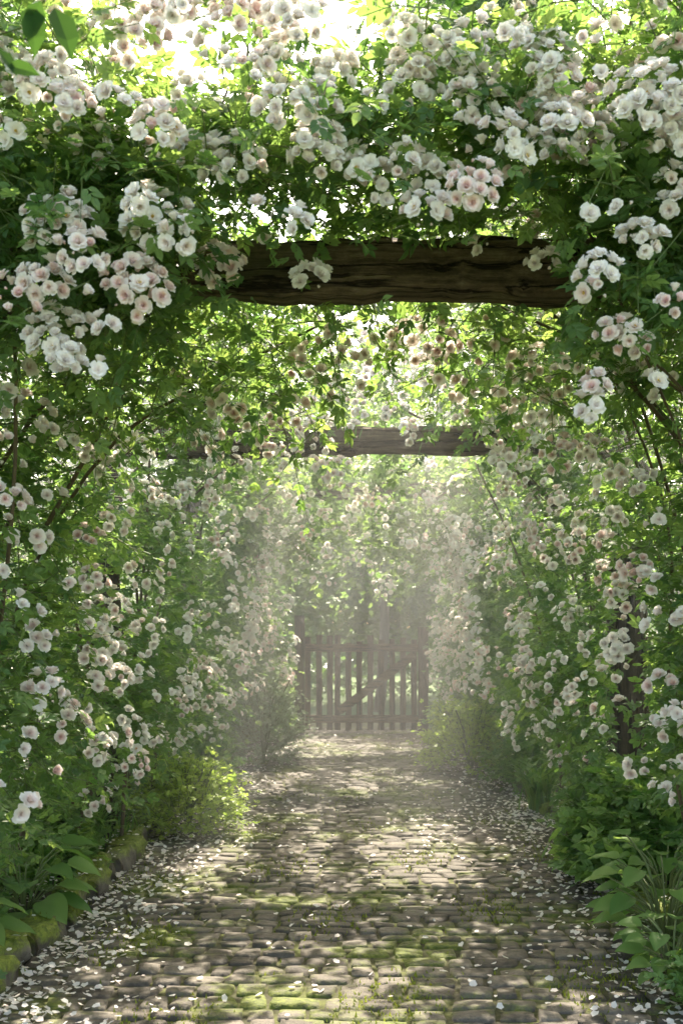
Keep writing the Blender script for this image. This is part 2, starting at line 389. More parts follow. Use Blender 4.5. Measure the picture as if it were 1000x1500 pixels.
def rose(label, base, fol, canes, blooms, low=False, maxp=98):
    base=np.asarray(base,float)
    root=empty('climbing_rose',base,label,'climbing rose')
    if fol.n: fol.build('foliage',[M['rose_leaf'],M['stem']],root,base)
    for c in canes:
        g=Geo(); pts,r=c; pts=curve(pts,14); tube(g,pts,np.linspace(r,r*.45,14),7,rough=.08); g.build('cane',M['cane'],root,base,True)
    bl=sorted(blooms,key=lambda b:(not inframe(b[0]), b[0][1]/b[2]))
    part=[b for b in bl[:maxp] if inframe(b[0])]; rest=bl[len(part):]
    if part:
        R=frames_z(np.array([b[1] for b in part]))
        for b,r in zip(part,R):
            o=link('rose_bloom',bmesh_of('low' if low else b[3],b[4]),root)
            mt=Matrix(r.tolist()).to_4x4()@Matrix.Scale(b[2],4); mt.translation=Vector(b[0]-base); o.matrix_local=mt
            if not low and b[3]=='open':
                s=link('stamens',STAM,o)
    if rest:
        g=Geo()
        for shp in sorted(set(b[3] for b in rest)):
            q=[b for b in rest if b[3]==shp]; R=frames_z(np.array([b[1] for b in q]))
            g.inst(LOWB if low else SHAPES[shp],R,np.array([b[2] for b in q]),np.array([b[0] for b in q]),np.array([TINTS[b[4]] for b in q]),0)
        tag(g.build('rose_blooms',M['petal'],root,base,True),kind='stuff')
    return root

# measured flower clusters of the nearest plants: (px, py, count, radius px)
CL=[(200,30,12,50),(345,15,7,33),(435,20,8,35),(70,115,6,30),(25,125,4,18),(100,150,5,25),(235,185,6,30),(340,235,9,36),(385,245,1,6),(440,155,12,46),(465,215,9,32),(490,110,6,28),(545,145,2,12),
(590,40,3,20),(620,80,8,38),(610,115,7,36),(690,70,7,36),(745,50,2,12),(790,85,8,38),(820,105,4,22),(700,140,8,36),(735,190,3,18),(690,175,2,14),(762,210,4,20),(820,180,9,38),(822,222,4,18),(870,200,6,28),(900,165,1,6),(950,140,10,44),(990,195,5,24),
(545,250,10,40),(590,230,4,20),(635,258,6,28),(625,308,6,28),(690,270,6,30),(678,222,1,5),(708,212,1,5),(705,360,2,10),(862,310,1,6),(915,305,2,10),(940,350,4,22),(990,300,4,20),(990,258,3,14),(795,385,4,18),(880,395,5,24),(865,425,2,10),(892,435,2,10),
(435,322,4,16),(388,346,1,6),(380,300,1,6),(228,315,9,38),(205,292,3,15),(262,340,4,20),(320,388,7,28),(458,405,4,18),(85,325,10,42),(120,365,6,28),(200,420,9,38),(205,383,3,18),(250,465,4,20),(28,432,6,28),(65,408,5,24),(90,490,9,36),(95,530,5,22),(120,430,1,6),(155,475,3,13),(145,540,2,12),(15,565,1,7),
(10,645,2,10),(70,640,4,20),(106,640,1,6),(15,730,4,18),(100,850,2,10),(138,850,4,18),(28,882,2,10),(52,893,1,6),(70,1010,7,26),(150,1082,3,18),(200,1115,5,18),(160,915,2,10),(220,920,6,24),(240,830,3,14),(285,890,4,20),(312,980,5,20),(175,990,3,14),(185,1050,2,10),(270,1010,3,15),(205,650,4,22),(170,760,4,22),(215,720,4,20),(265,715,3,16),
(820,665,6,24),(735,675,3,14),(930,710,4,18),(865,655,4,18),(815,575,5,20),(890,480,4,16),(920,488,5,20),(948,510,4,16),(985,440,4,18),(960,560,3,14),(862,597,4,20),(870,565,4,16),(780,600,6,26),(800,800,4,18),(840,812,4,18),(930,830,4,18),(815,825,3,14),(902,945,5,18),(838,1005,3,12),(745,1040,4,16),(800,1065,2,10),(985,1040,2,8),(720,750,4,18),(728,800,5,18),(740,720,3,12),(770,910,3,12),(815,970,3,14),(962,762,2,12),(900,760,3,14),(855,760,3,14),(950,850,3,14)]
PB={k:[] for k in ('L1','CL1','CR1','R1','L2','R2','C2','L3','R3','C3','L4','R4','C4')}
for (px,py,n,r) in CL:
    big=1
    if py<455 or (px<170 and py<545):
        Y=random.uniform(2.9,3.1); big=1.18 if n>2 else 1
        if 290<px<860 and py>335: Y=3.45
        out=(0.02*(530-px)/100,-.85,.35); key='L1' if (px<290 and py>240) or px<160 else ('CL1' if px<560 else ('CR1' if (px<880) else 'R1'))
    elif px>700 and py<680:
        Y=random.uniform(3.05,3.25) if px>850 and py<610 else random.uniform(4.0,4.4); out=(-.4,-.8,.2); key='R1' if px>840 else 'CR1'
    else:
        Y=min(10.5,max(3.3,F*1.0/max(60,abs(px-530)))); side=-1 if px<530 else 1
        out=(-side*.45,-.75,.3); key=('L' if side<0 else 'R')+('1' if Y<5.3 else ('2' if Y<8.6 else '3'))
    c=at(px,py,Y); PB[key]+=cluster(c,out,int(n*(1.9 if n>1 else 1.3)*big**2+.6),r/F*Y*1.12*big)
# flowers along the second beam and its hanging curtain
for (px,py,n,r) in [(430,635,8,34),(385,655,4,16),(348,690,4,18),(310,715,6,24),(275,715,4,14),(460,625,5,20),(485,575,4,16),(540,590,8,28),(575,603,3,14),(600,625,3,12),(690,615,5,22),(640,550,6,28),(600,492,4,20),(550,530,7,30),(700,560,5,22),(735,555,5,20),(475,560,4,18),(515,630,3,12),(420,600,5,22),(590,560,4,18),(660,585,4,16),(495,690,5,20),(470,650,3,12),(600,640,3,10),(715,615,4,14),(330,660,6,26),(400,680,5,22),(450,675,4,20),(740,640,6,24),(370,625,5,22),(735,670,7,24),(765,655,7,26),(790,640,6,24),(760,620,6,22)]:
    Y=random.uniform(6.3,6.6); PB['C2']+=cluster(at(px,py,Y),(0,-.85,.3),int(n*1.9)+1,r/F*Y*1.2,size=(.026,.035))

# side walls -------------------------------------------------
def wall_plant(key,side,y0,y1,n,size,T,label,nclus,low=False,maxp=98,z1=2.9,stems=True,base=1.25,zc=(.5,2.7),csize=(.024,.033),z0=.1):
    g=Geo()
    P,Dr=wall_pts(n,side,y0,y1,z0,z1,base)
    L=rng.uniform(.2,.45,len(P))
    clear=beamclear if key=='L1' else (clearboth if key in('R1','R2') else None)
    shoots(g,P,Dr,L,6,size,T,clear=clear,stems=stems)
    if nclus:
        P2,D2=wall_pts(nclus,side,y0+.15,y1,zc[0],zc[1],base,surf=True)
        for p in P2:
            p=p+np.array([-side*.18,-.08,0])
            if clear is not None and not clear(p[None])[0]: continue
            PB[key]+=cluster(p,(-side*.6,-.6,.3),random.randint(1,8),random.uniform(.05,.11),size=csize)
    canes=[]
    for i in range(9 if y0<7 else 5):
        yb=random.uniform(y0+.1,y1-.1); xb=side*random.uniform(1.35,1.75)
        canes.append(([(xb,yb,0.02),(xb-side*random.uniform(0,.15),yb+random.uniform(-.3,.3),.9),(xb-side*random.uniform(-.1,.3),yb+random.uniform(-.5,.5),1.8),(xb-side*random.uniform(.2,.8),yb+random.uniform(-.6,.6),2.55)],random.uniform(.009,.016)))
    return rose(label,(side*1.62,(y0+y1)/2,0),g,canes,PB[key],low,maxp)
wall_plant('L1',-1,2.9,5.2,1250,.046,SP,'dense blush white climbing rose filling the left foreground from path edge to beam',42)
wall_plant('R1',1,3.3,5.4,1100,.046,SP,'sunlit climbing rose at the right foreground edge below the end of the nearest beam',54,z0=.5)
wall_plant('L2',-1,5.2,8.6,1250,.05,SP,'climbing rose on the left wall just behind the foreground rose, above the lime shrub',72)
wall_plant('R2',1,5.4,8.8,1300,.05,SP,'climbing rose on the right wall around the thick post above the leafy perennials',84,z0=.4)
wall_plant('L3',-1,8.6,12,1000,.058,SPL,'hazy climbing rose on the left wall above the grey green shrub',80,True,80,stems=False,base=1.2,csize=(.028,.037))
wall_plant('R3',1,8.8,12.2,1000,.058,SPL,'hazy right wall rose thick with small white blooms, above the yellow green mound',135,True,90,stems=False,base=1.15,zc=(.8,2.8),csize=(.028,.037))
wall_plant('L4',-1,12,14.8,800,.065,SPL,'distant climbing rose at the left of the wooden gate',40,True,50,stems=False,base=1.12,csize=(.03,.04))
wall_plant('R4',1,12.2,14.8,800,.065,SPL,'distant climbing rose at the right of the wooden gate',50,True,50,stems=False,base=1.12,csize=(.03,.04))

# canopies over the beams ------------------------------------
def canopy_front(x0,x1,n,key,label,base,canes,endx,nrand,bridge,maxp=98):
    g=Geo(); X=rng.uniform(x0,x1,n); Y=rng.uniform(3.05,4.6,n)
    top=3.24+.08*np.sin(X*5+1)+.06*np.sin(X*2.2)-.34*np.exp(-((X+.04)/.14)**2)-.2*np.exp(-((X+.52)/.11)**2)-.20*np.exp(-((X-.45)/.28)**2)+.13*(Y-3.05)
    low=np.where(Y<3.95, np.where((X>-.46)&(X<.66),2.59,2.40), np.where((X>-.1)&(X<.3),2.55,2.25+.1*np.sin(X*6)))
    low=np.where((X<-.62),2.1,low); low=np.where((X>.8),2.2,low)
    z=low+(top-low)*rng.random(n)**1.0
    z=np.where(Y>4.1, low+(2.85-low)*rng.random(n)**1.4, z)
    kp=rng.random(n)<np.clip(.85+.55*lump(X,Y,z,2.3),.3,1)*np.where(Y>4.1,.55,1)*np.clip((top-z)/.28,.35,1)
    P=np.stack([X,Y,z],1)[kp]; m=len(P)
    Dr=np.array([0,-.45,.25])+rv(m)*.85
    Dr[P[:,1]>4.0]+= np.array([0,.2,-.35])
    shoots(g,P,Dr,rng.uniform(.2,.42,m),6,.046,SP,clear=beamclear,grav=.4)
    q=150; P=np.stack([rng.uniform(*endx,q),rng.uniform(3.15,3.6,q),rng.uniform(2.25,2.8,q)],1)   # sprays that bury the end of the beam
    shoots(g,P,np.array([0,-.5,.1])+rv(q)*.8,rng.uniform(.15,.3,q),6,.045,SP,clear=beamclear,grav=.4)
    q=230; P=np.stack([rng.uniform(*bridge,q),rng.uniform(4.7,6.5,q),rng.uniform(2.6,2.98,q)],1)  # loose growth bridging back towards the next beam
    P=P[lump(P[:,0]*1.3,P[:,1],P[:,2]*.5,2.0)>-.3]; q=len(P)
    shoots(g,P,rv(q)+np.array([0,0,-.1]),rng.uniform(.2,.4,q),6,.047,SP,grav=.4)
    for i in range(nrand):
        x=random.uniform(x0+.3,x1-.3); zz=random.uniform(2.58,3.2); y=random.uniform(2.86,3.25)
        if beamclear(np.array([[x,y,zz]]))[0]: PB[key]+=cluster(np.array([x,y,zz]),(0,-.8,.3),random.randint(1,5),.05)
    return rose(label,base,g,canes,PB[key],maxp=maxp)
for px,py,Y in ((330,585,4.2),(445,530,4.1),(420,600,4.2),(310,640,4.4),(350,625,4.3),(270,560,4.2),(510,540,4.1),(385,640,4.4),(480,500,4.0),(465,570,4.1)):
    PB['CL1']+=cluster(at(px,py,Y),(0,-.7,-.1),6,.075,pink=2)
for px,py,Y in ((650,545,4.1),(690,575,4.2),(605,500,4.1),(560,505,4.2),(740,570,4.2),(720,500,4.0),(790,520,4.0),(840,530,3.9),(760,540,4.1),(640,490,4.0)):
    PB['CR1']+=cluster(at(px,py,Y),(0,-.7,-.1),7,.08,pink=2)
canopy_front(-1.5,.1,1750,'CL1','climbing rose sprawling over the left half of the nearest dark beam',(-1.55,4.1,0),
   [([(-1.6,4.1,.02),(-1.5,4.0,1.2),(-1.25,4.1,2.0),(-.7,4.2,2.55),(-.1,4.0,2.9)],.012),([(-1.55,4.3,.02),(-1.4,4.5,1.3),(-1.0,4.4,2.0),(-.55,4.4,2.3),(-.1,4.3,2.5)],.010),
    ([(-1.2,4.3,1.7),(-.95,4.3,2.15),(-.75,4.2,2.6),(-.45,3.9,3.2)],.009),([(-.6,3.8,2.6),(-.4,3.7,3.0),(-.35,3.6,3.4)],.007)],(-1.1,-.5),105,(-1.2,-.22))
canopy_front(.1,1.5,1650,'CR1','climbing rose with pink tinged clusters over the right half of the nearest dark beam',(1.6,4.2,0),
   [([(1.65,4.2,.02),(1.5,4.3,1.2),(1.25,4.3,1.95),(.8,4.2,2.4),(.3,4.0,2.7)],.014),([(1.5,4.4,1.6),(1.2,4.4,2.1),(.9,4.3,2.36),(.5,4.3,2.55)],.011),([(.9,3.9,2.6),(.8,3.7,3.0),(.9,3.5,3.4)],.009)],(.64,1.25),135,(.42,1.2))
def canopy(key,yc,n,size,T,label,nclus,low,maxp,dy=.55,zb=2.5,zt=3.45,clearbeam=True,back=0,holes=()):
    g=Geo(); X=rng.uniform(-1.5,1.5,n); Y=rng.normal(yc,dy*.6,n)
    base=zb+.14*lump(X,Y,X*0,2.0)-.25*np.clip(np.abs(X)-.8,0,1)
    z=base+(zt-zb)*rng.random(n)**1.2
    if clearbeam: z=np.where((X>-.25)&(X<.72)&(Y<yc+.2)&(z<2.62),z+.25,z)
    P=np.stack([X,Y,z],1); kp=rng.random(n)<np.clip(.75+.7*lump(X,Y,z,2.0),.1,1); P=P[kp]; m=len(P)
    shoots(g,P,np.array([0,-.3,.15])+rv(m)*.85,rng.uniform(.2,.4,m),5,size,T,stems=False)
    if back:   # growth added towards the next beam, its gaps placed to shape sun shafts
        X=rng.uniform(-1.5,1.5,back); Y=rng.uniform(yc+.4,yc+2.9,back); z=rng.uniform(2.65,3.05,back)
        k=np.ones(back,bool)
        for a,b in holes:
            e=.03*np.sin(Y*5+a*9); k&=~((X>a+e)&(X<b+e)&(Y>yc+.6)&(Y<yc+2.7))
        P=np.stack([X,Y,z],1)[k]; m=len(P)
        shoots(g,P,rv(m)*np.array([.4,1,.6]),rng.uniform(.10,.22,m),5,size,T,stems=False)
    for i in range(nclus):
        x=random.uniform(-1.35,1.35); zz=random.uniform(zb-.1,zt)
        if clearbeam and -.15<x<.72 and zz<2.66: zz+=.35
        PB[key]+=cluster(np.array([x,yc-random.uniform(.3,.75),zz]),(0,-.8,.2),random.randint(2,7),random.uniform(.06,.12),size=(.027,.037))
    return rose(label,(1.6,yc+.3,0),g,[([(1.62,yc+.3,.02),(1.55,yc+.25,1.3),(1.2,yc+.2,2.2),(.3,yc+.2,2.75)],.02)],PB[key],low,maxp)
canopy('C2',7.2,620,.053,SP,'backlit climbing rose heaped over the second beam along the path',44,False,98,dy=.42,back=1500,holes=((-.72,-.40),(-.06,.10),(.34,.92)))
canopy('C3',10.5,760,.06,SPL,'pale hazy climbing rose over the third beam, behind the second',100,True,80,zb=2.0,zt=3.1,clearbeam=False,dy=.36,back=900,holes=((-.50,-.30),(.14,.38)))
canopy('C4',13.4,640,.065,SPL,'faint climbing rose over the farthest beam in front of the gate',60,True,50,zb=1.85,zt=3.0,clearbeam=False,dy=.36)

# ------------------------------------------------------------------ pergola
def arch(Y,label,x=1.65,zb=2.42,t=.168,xb=1.95,w=.16):
    root=empty('pergola_arch',(0,Y,0),label,'pergola arch','rustic beams and posts over the path')
    ph=random.uniform(0,6)
    g=Geo(); bar(g,(-xb,0,zb+t/2),(xb,0,zb+t/2),w,t,seg=60,rough=.008,cham=.24,warp=lambda u:(.010*math.sin(u*7+ph)+.005*math.sin(u*23+ph),1+.08*math.sin(u*9+ph*2)+.05*math.sin(u*31)+.03*math.sin(u*67))); g.build('crossbeam',M['beam'],root)
    for s in (-1,1):
        g=Geo(); bar(g,(s*x,0,0),(s*x+.02,0,zb-.03),.22,.22,seg=10,rough=.008); g.build('post',M['post'],root)
arch(3.75,'nearest pergola arch with thick dark weathered beam half buried in roses')
arch(7.1,'second pergola arch, its greyer beam hazed by mist below the first')
arch(10.8,'third pergola arch, faint in the mist between the second beam and the gate',zb=2.6,t=.14)
arch(13.7,'farthest pergola arch with dark posts flanking the wooden gate',1.35,zb=2.6,t=.14)
# gate
gy=14.9
root=empty('garden_gate',(.18,gy,0),'weathered wooden picket gate with diagonal brace at the end of the path','gate')
xs=np.linspace(-.50,.50,8)
for i,x in enumerate(xs):
    g=Geo(); bar(g,(x,0,.05),(x,0,1.24+.06*random.uniform(-1,1)),.075,.025,seg=4,rough=.003,up=(0,1,0)); g.build('picket',M['gate'],root)
for z in (.2,1.13):
    g=Geo(); bar(g,(-.56,-.035,z),(.56,-.035,z),.04,.1,seg=5,rough=.003); g.build('rail',M['gate_rail'],root)
g=Geo(); bar(g,(-.48,-.036,.30),(.5,-.036,1.04),.04,.11,seg=5,rough=.003); g.build('brace',M['gate_rail'],root)
for x,hh,nm in ((-.82,1.55,'dark wooden gate post at the left end of the short picket panel'),(.80,1.4,'dark wooden gate post on the right of the braced gate')):
    g=Geo(); bar(g,(x,gy,0),(x,gy,hh),.13,.13,seg=6,rough=.005); tag(g.build('gate_post',M['post']),nm,'post')
root=empty('picket_fence',(-.56,gy,0),'short fixed picket panel left of the braced gate','fence')
for x in (-.15,.0,.14):
    g=Geo(); bar(g,(x,0,.05),(x,0,1.25+.05*random.uniform(-1,1)),.075,.025,seg=4,rough=.003,up=(0,1,0)); g.build('picket',M['gate'],root)
for z in (.2,1.13):
    g=Geo(); bar(g,(-.18,-.035,z),(.18,-.035,z),.04,.1,seg=3,rough=.003); g.build('rail',M['gate_rail'],root)

# ------------------------------------------------------------------ ground, path, beds
def sheet(name,x0,x1,y0,y1,z,mat,nx=2,ny=2,f=None):
    xs=np.linspace(x0,x1,nx); ys=np.linspace(y0,y1,ny); X,Y=np.meshgrid(xs,ys); Z=np.full_like(X,z) if f is None else z+f(X,Y)
    V=np.stack([X.ravel(),Y.ravel(),Z.ravel()],1); Fc=[(j*nx+i,j*nx+i+1,(j+1)*nx+i+1,(j+1)*nx+i) for j in range(ny-1) for i in range(nx-1)]
    g=Geo(); g.add(V,[i for q in Fc for i in q],[4]*len(Fc),.5,0,0); return tag(g.build(name,mat,smooth=True),kind='structure')
sheet('ground',-150,150,-60,300,-.03,M['meadow'])
for s,nm in ((-1,'left_flower_bed'),(1,'right_flower_bed')):
    a,b=sorted((s*1.40,s*5)); sheet(nm,a,b,-1,15.5,.05,M['soil'],30,110,lambda X,Y:.04*lump(X,Y,X*0,3)+.03*rng.random(X.shape))
g=Geo()
xs0=np.array([(-1.44,-1,0.011),(1.44,-1,0.011),(1.44,17.5,0.011),(-1.44,17.5,0.011)]); g.add(xs0,[0,1,2,3],[4],.5,0,1)
def stone(g,cx,cy,w,d,h,rot,tint):
    us=np.array([-1,-.88,-.44,.44,.88,1]); V=[];Hh=[]
    jit=rng.normal(size=(6,6))*.06; tx,ty=rng.normal(size=2)*.12
    sk=rng.normal(size=4)*.08
    for j,v in enumerate(us):
        for i,u in enumerate(us):
            e=max(abs(u),abs(v)); zz=h*(1+tx*u+ty*v-.10*(u*u+v*v)/2-(.0 if e<.8 else (.10 if e<.9 else 1.2)))+jit[j,i]*.07*h
            sx=1-.10*v*v*abs(u)+jit[j,i]*.8+sk[0]*v; sy=1-.10*u*u*abs(v)+jit[i,j]*.8+sk[1]*u
            x=u*w/2*sx; yy=v*d/2*sy; c,s=math.cos(rot),math.sin(rot)
            V.append((cx+x*c-yy*s,cy+x*s+yy*c,max(zz,-.003))); Hh.append(.0 if e<.8 else (.4 if e<.9 else 1.0))
    L=[k for j in range(5) for i in range(5) for k in (j*6+i,j*6+i+1,(j+1)*6+i+1,(j+1)*6+i)]
    g.add(V,L,[4]*25,tint,Hh,0)
y=2.6; row=0
while y<15.6:
    d=random.uniform(.095,.14); x=-1.33+random.uniform(-.06,.04); ph=random.uniform(0,6)
    while x<1.26:
        w=random.choice((.09,.11,.13,.15,.18))*random.uniform(.88,1.12)
        stone(g,x+w/2,y+d/2+.02*math.sin(x*2.2+y*.7)+.010*math.sin(x*7+ph)+random.uniform(-.008,.008),w-.004,d*random.uniform(.88,1.03),random.uniform(.02,.029),random.uniform(-.09,.09),rng.beta(1.6,1.6))
        x+=w
    y+=d
tag(g.build('path',[M['cobble'],M['joint']],smooth=True),kind='structure')
# moss tufts between the cobbles and on the edging
n=60000; X=rng.uniform(-1.3,1.3,n); Y=2.8+rng.random(n)**1.5*12; k=rng.random(n)<np.clip(-.22+1.4*lump(X*1.2,Y,X,1.7)+.3*(np.abs(X)>.95),.01,1)
X,Y=X[k],Y[k]; Zm=rng.uniform(.010,.026,len(X))
n=14000; Xk=rng.choice([-1,1],n)*(1.36+rng.normal(size=n)*.045); Yk=3+rng.random(n)**1.3*11; kk=rng.random(n)<np.clip(.12+1.1*lump(Xk,Yk,Xk,3),.02,1)
X=np.concatenate([X,Xk[kk]]);Y=np.concatenate([Y,Yk[kk]]);Zm=np.concatenate([Zm,.13-6*(np.abs(Xk[kk])-1.36)**2+rng.uniform(-.015,.01,kk.sum())])
m=len(X); g=Geo()
Rr=frames(rv(m)*np.array([1,1,.1]),np.tile([[0,0,1.]],(m,1)))
g.inst(TUFT,Rr,np.stack([rng.uniform(.02,.05,m),rng.uniform(.02,.05,m),rng.uniform(.008,.022,m)],1),np.stack([X,Y,Zm],1),rng.random(m))
tag(g.build('moss',M['moss']),'yellow green moss tufts growing between the cobbles','moss',kind='stuff')
# fallen petals
PT=tpl([(0,-.5,0),(-.42,-.05,.12),(0,0,.0),(.42,-.05,.12),(-.3,.45,.2),(0,.5,.1),(.3,.45,.2)],[(0,2,1),(0,3,2),(1,2,5,4),(2,3,6,5)],[.2,.4,.3,.4,.6,.5,.6])
n=36000; X=rng.uniform(-1.4,1.4,n); Y=3.2+rng.random(n)**1.4*11.5
dens=.02+1.05*np.clip((np.abs(X)-.64)/.6,0,1)**1.5+.16*np.clip(lump(X*1.5,Y*1.1,X,1.9),0,1)+.3*np.exp(-((Y-7.8)/.6)**2)*(np.abs(X+.05)>.35)
k=rng.random(n)<dens*.6*np.clip(1.25-(Y-3)/14,.35,1); X,Y=X[k],Y[k]; m=len(X); g=Geo()
nn=np.array([0,0,1.])+rng.normal(size=(m,3))*.35
g.inst(PT,frames(rv(m)*np.array([1,1,.15]),nn),rng.uniform(.015,.034,m),np.stack([X,Y,rng.uniform(.026,.038,m)],1),rng.choice([.0,.05,.2,.5],m))
n=3000; s=rng.choice([-1,1],n); X2=s*rng.uniform(1.3,1.9,n); Y2=3.3+rng.random(n)*9
g.inst(PT,frames(rv(n)*np.array([1,1,.15]),np.array([0,0,1.])+rng.normal(size=(n,3))*.3),rng.uniform(.016,.03,n),np.stack([X2,Y2,rng.uniform(.12,.15,n)],1),rng.choice([.0,.05,.2,.5],n))
tag(g.build('fallen_petals',M['petal'],smooth=True),'white and blush rose petals scattered over the cobbles','petals',kind='stuff')
# edging stones
def edging_mesh(seed):
    q=np.random.default_rng(seed); nu,nv=13,14; V=[]
    for i in range(nu):
        u=-1+2*i/(nu-1); sc=1-.3*max(0,abs(u)-.72)/.28+q.normal()*.04
        for j in range(nv):
            a=2*math.pi*j/nv; c,s=math.cos(a),math.sin(a); k=1/max(abs(c),abs(s))**.8
            r=1+.09*math.sin(3*a+seed+u*3)+.07*math.sin(5*u+a*2+seed)+q.normal()*.07
            V.append((c*k*.075*sc*r, u*.5, s*k*.075*sc*r))
    Fc=[(i*nv+j,i*nv+(j+1)%nv,(i+1)*nv+(j+1)%nv,(i+1)*nv+j) for i in range(nu-1) for j in range(nv)]+[tuple(range(nv)),tuple((nu-1)*nv+j for j in range(nv))]
    g=Geo(); V=np.array(V); g.add(V,[i for f in Fc for i in f],[len(f) for f in Fc],q.random(),np.clip(V[:,2]/.07,0,1),0)
    return g.mesh('edging_stone',M['kerb'],smooth=True)
EM=[edging_mesh(s) for s in range(6)]
for s,nm in ((-1,'moss covered edging stone in the low row along the left of the path'),(1,'mossy edging stone in the half hidden row along the right of the path')):
    y=3.0
    while y<14.4:
        L=random.uniform(.2,.4); o=link('edging_stone',random.choice(EM)); o.location=(s*(1.36+random.uniform(-.03,.03)),y+L/2,.055+random.uniform(-.02,.02)); o.scale=(random.uniform(.85,1.25),L,random.uniform(.8,1.2))
        o.rotation_euler=(random.uniform(-.07,.07),random.uniform(-.15,.15),random.uniform(-.09,.09)); tag(o,nm,'edging stone','edging stones left of the path' if s<0 else 'edging stones right of the path'); y+=L

# ------------------------------------------------------------------ bed plants
def mound(name,label,cat,x,y,w,h,n,size,mat,T=SPL,group=None,up=.5,k=5):
    root=empty(name,(x,y,.05),label,cat,group); g=Geo()
    v=rv(n); v[:,2]=np.abs(v[:,2]); r=rng.uniform(.45,1,n)**.6
    lum=1+.18*lump(v[:,0]*2,v[:,1]*2,v[:,2]*2,1.5)
    P=v*(r*lum)[:,None]*np.array([w/2,w/2,h])*.8+np.array([x,y,.05])
    shoots(g,P,v+np.array([0,0,up])+rv(n)*.5,rng.uniform(.12,.26,n)*max(.6,min(1.3,h*2)),k,size,T,stems=True,grav=.25)
    g.build('foliage',[mat,M['stem']],root,(x,y,.05))
    for i in range(6):
        g=Geo(); a=random.uniform(0,6.28); rr=random.uniform(.1,.4)*w
        tube(g,curve([(0,0,-.04),(math.cos(a)*rr*.4,math.sin(a)*rr*.4,h*.45),(math.cos(a)*rr,math.sin(a)*rr,h*.8)],6),[.007]*6,5)
        g.build('stem',M['stem'],root)
    return root
mound('lime_shrub','bright lime green bushy shrub beside the path at left','shrub',-1.12,7.3,.72,.5,440,.03,M['lime_leaf'])
mound('grey_shrub','tall grey green misty shrub at the left path edge near the gate','shrub',-.98,11.3,.85,1.0,420,.035,M['grey_leaf'])
mound('yellow_mound','low yellow green mound of fine foliage at the right path edge','shrub',1.02,10.7,.95,.7,440,.036,M['lime_leaf'])
mound('leafy_perennial','broad clump of divided green leaves right of the path, below the thick post','perennial',1.44,5.75,.85,.55,260,.07,M['bed_leaf'],SP)
mound('leafy_perennial','second clump of divided leaves on the right, just behind the broad one','perennial',1.6,6.8,.8,.5,200,.065,M['bed_leaf'],SP)
mound('leafy_perennial','low bright green clump at the bottom right corner','perennial',1.2,3.85,.3,.16,90,.035,M['bed_leaf'],SP)
mound('leafy_perennial','dark green clump beneath the left foreground rose','perennial',-1.75,5.9,.7,.4,190,.06,M['bed_leaf'],SP)
mound('leafy_perennial','dark leafy clump at the bottom left beside the mossy edging','perennial',-1.7,4.5,.5,.25,130,.055,M['bed_leaf'],SP)
mound('leafy_perennial','hazy clump on the left just before the grey green shrub','perennial',-1.45,9.8,.8,.55,200,.05,M['bed_leaf'])
mound('leafy_perennial','hazy green clump on the right between grass tuft and yellow mound','perennial',1.5,9.5,.9,.65,230,.05,M['bed_leaf'])
mound('leafy_perennial','dim clump at the foot of the right gate post','perennial',1.2,13.6,.8,.7,200,.05,M['bed_leaf'])
mound('leafy_perennial','dim clump at the foot of the left gate post','perennial',-1.25,13.5,.8,.8,200,.05,M['bed_leaf'])
def broadplant(label,x,y,n,size,h,T=BROAD,name='broad_leaf_plant'):
    root=empty(name,(x,y,.06),label,'plant'); g=Geo()
    for i in range(n):
        a=i*2.399+random.uniform(-.3,.3); t=(i+.5)/n; el=.3+1.0*(1-t); L=h*(.45+.55*(1-t)*random.uniform(.7,1.1)); ln=L*math.cos(el*.8)*.9
        tip=np.array([math.cos(a)*ln,math.sin(a)*ln,L*math.sin(el)])
        gs=Geo(); tube(gs,curve([(0,0,-.04),tip*np.array([.4,.4,.7]),tip],6),[.004]*6,5); gs.build('stem',M['stem'],root,smooth=True)
        d=np.array([[math.cos(a),math.sin(a),.35*random.uniform(-.6,1)]]); R=frames(d,np.array([[random.uniform(-.3,.3),random.uniform(-.3,.3)-.15,1.]]))
        s=size*random.uniform(.7,1.15); g.inst(T,R,np.array([s]),tip[None],np.array([random.random()]))
    g.build('foliage',M['big_leaf'],root,smooth=True)
broadplant('broad rippled leaf plant catching light at the right edge of the path',1.2,4.5,50,.115,.42)
broadplant('glossy broad leaf plant at lower left behind the edging stones',-1.47,4.95,26,.15,.34)
broadplant('second broad leaf plant right of the path, smaller and farther back',1.36,5.1,44,.10,.34)
broadplant('small broad leaf plant at the left frame edge by the edging',-1.52,4.3,16,.13,.26)
broadplant('low broad leaf plant in the bottom right corner of the path edge',1.12,4.1,34,.085,.24)
def grass(label,x,y,n,h,w=1.0):
    root=empty('grass_clump',(x,y,.05),label,'grass clump'); g=Geo(); a=rng.uniform(0,6.283,n)
    R=np.stack([rz(q) for q in a]); s=h*rng.uniform(.55,1.15,n); P=np.stack([rng.normal(size=n)*.04*w+x,rng.normal(size=n)*.04*w+y,np.full(n,.04)],1)
    g.inst(BLADE,R,np.stack([s*.6,s*rng.uniform(.5,1.3,n),s],1),P,rng.random(n)); g.build('blades',M['bed_leaf'],root,(x,y,.05))
grass('arching strap leaved clump spilling onto the path at right',1.28,8.2,140,.62)
grass('second arching strap leaved clump at right, nearer the camera',1.42,7.3,90,.55)
grass('grassy tuft under the left climbing rose',-1.55,6.5,110,.6)
grass('tall grassy tuft behind the left edging stones',-1.6,5.5,90,.6)
grass('small grass tuft by the lime shrub',-1.45,6.8,60,.35)
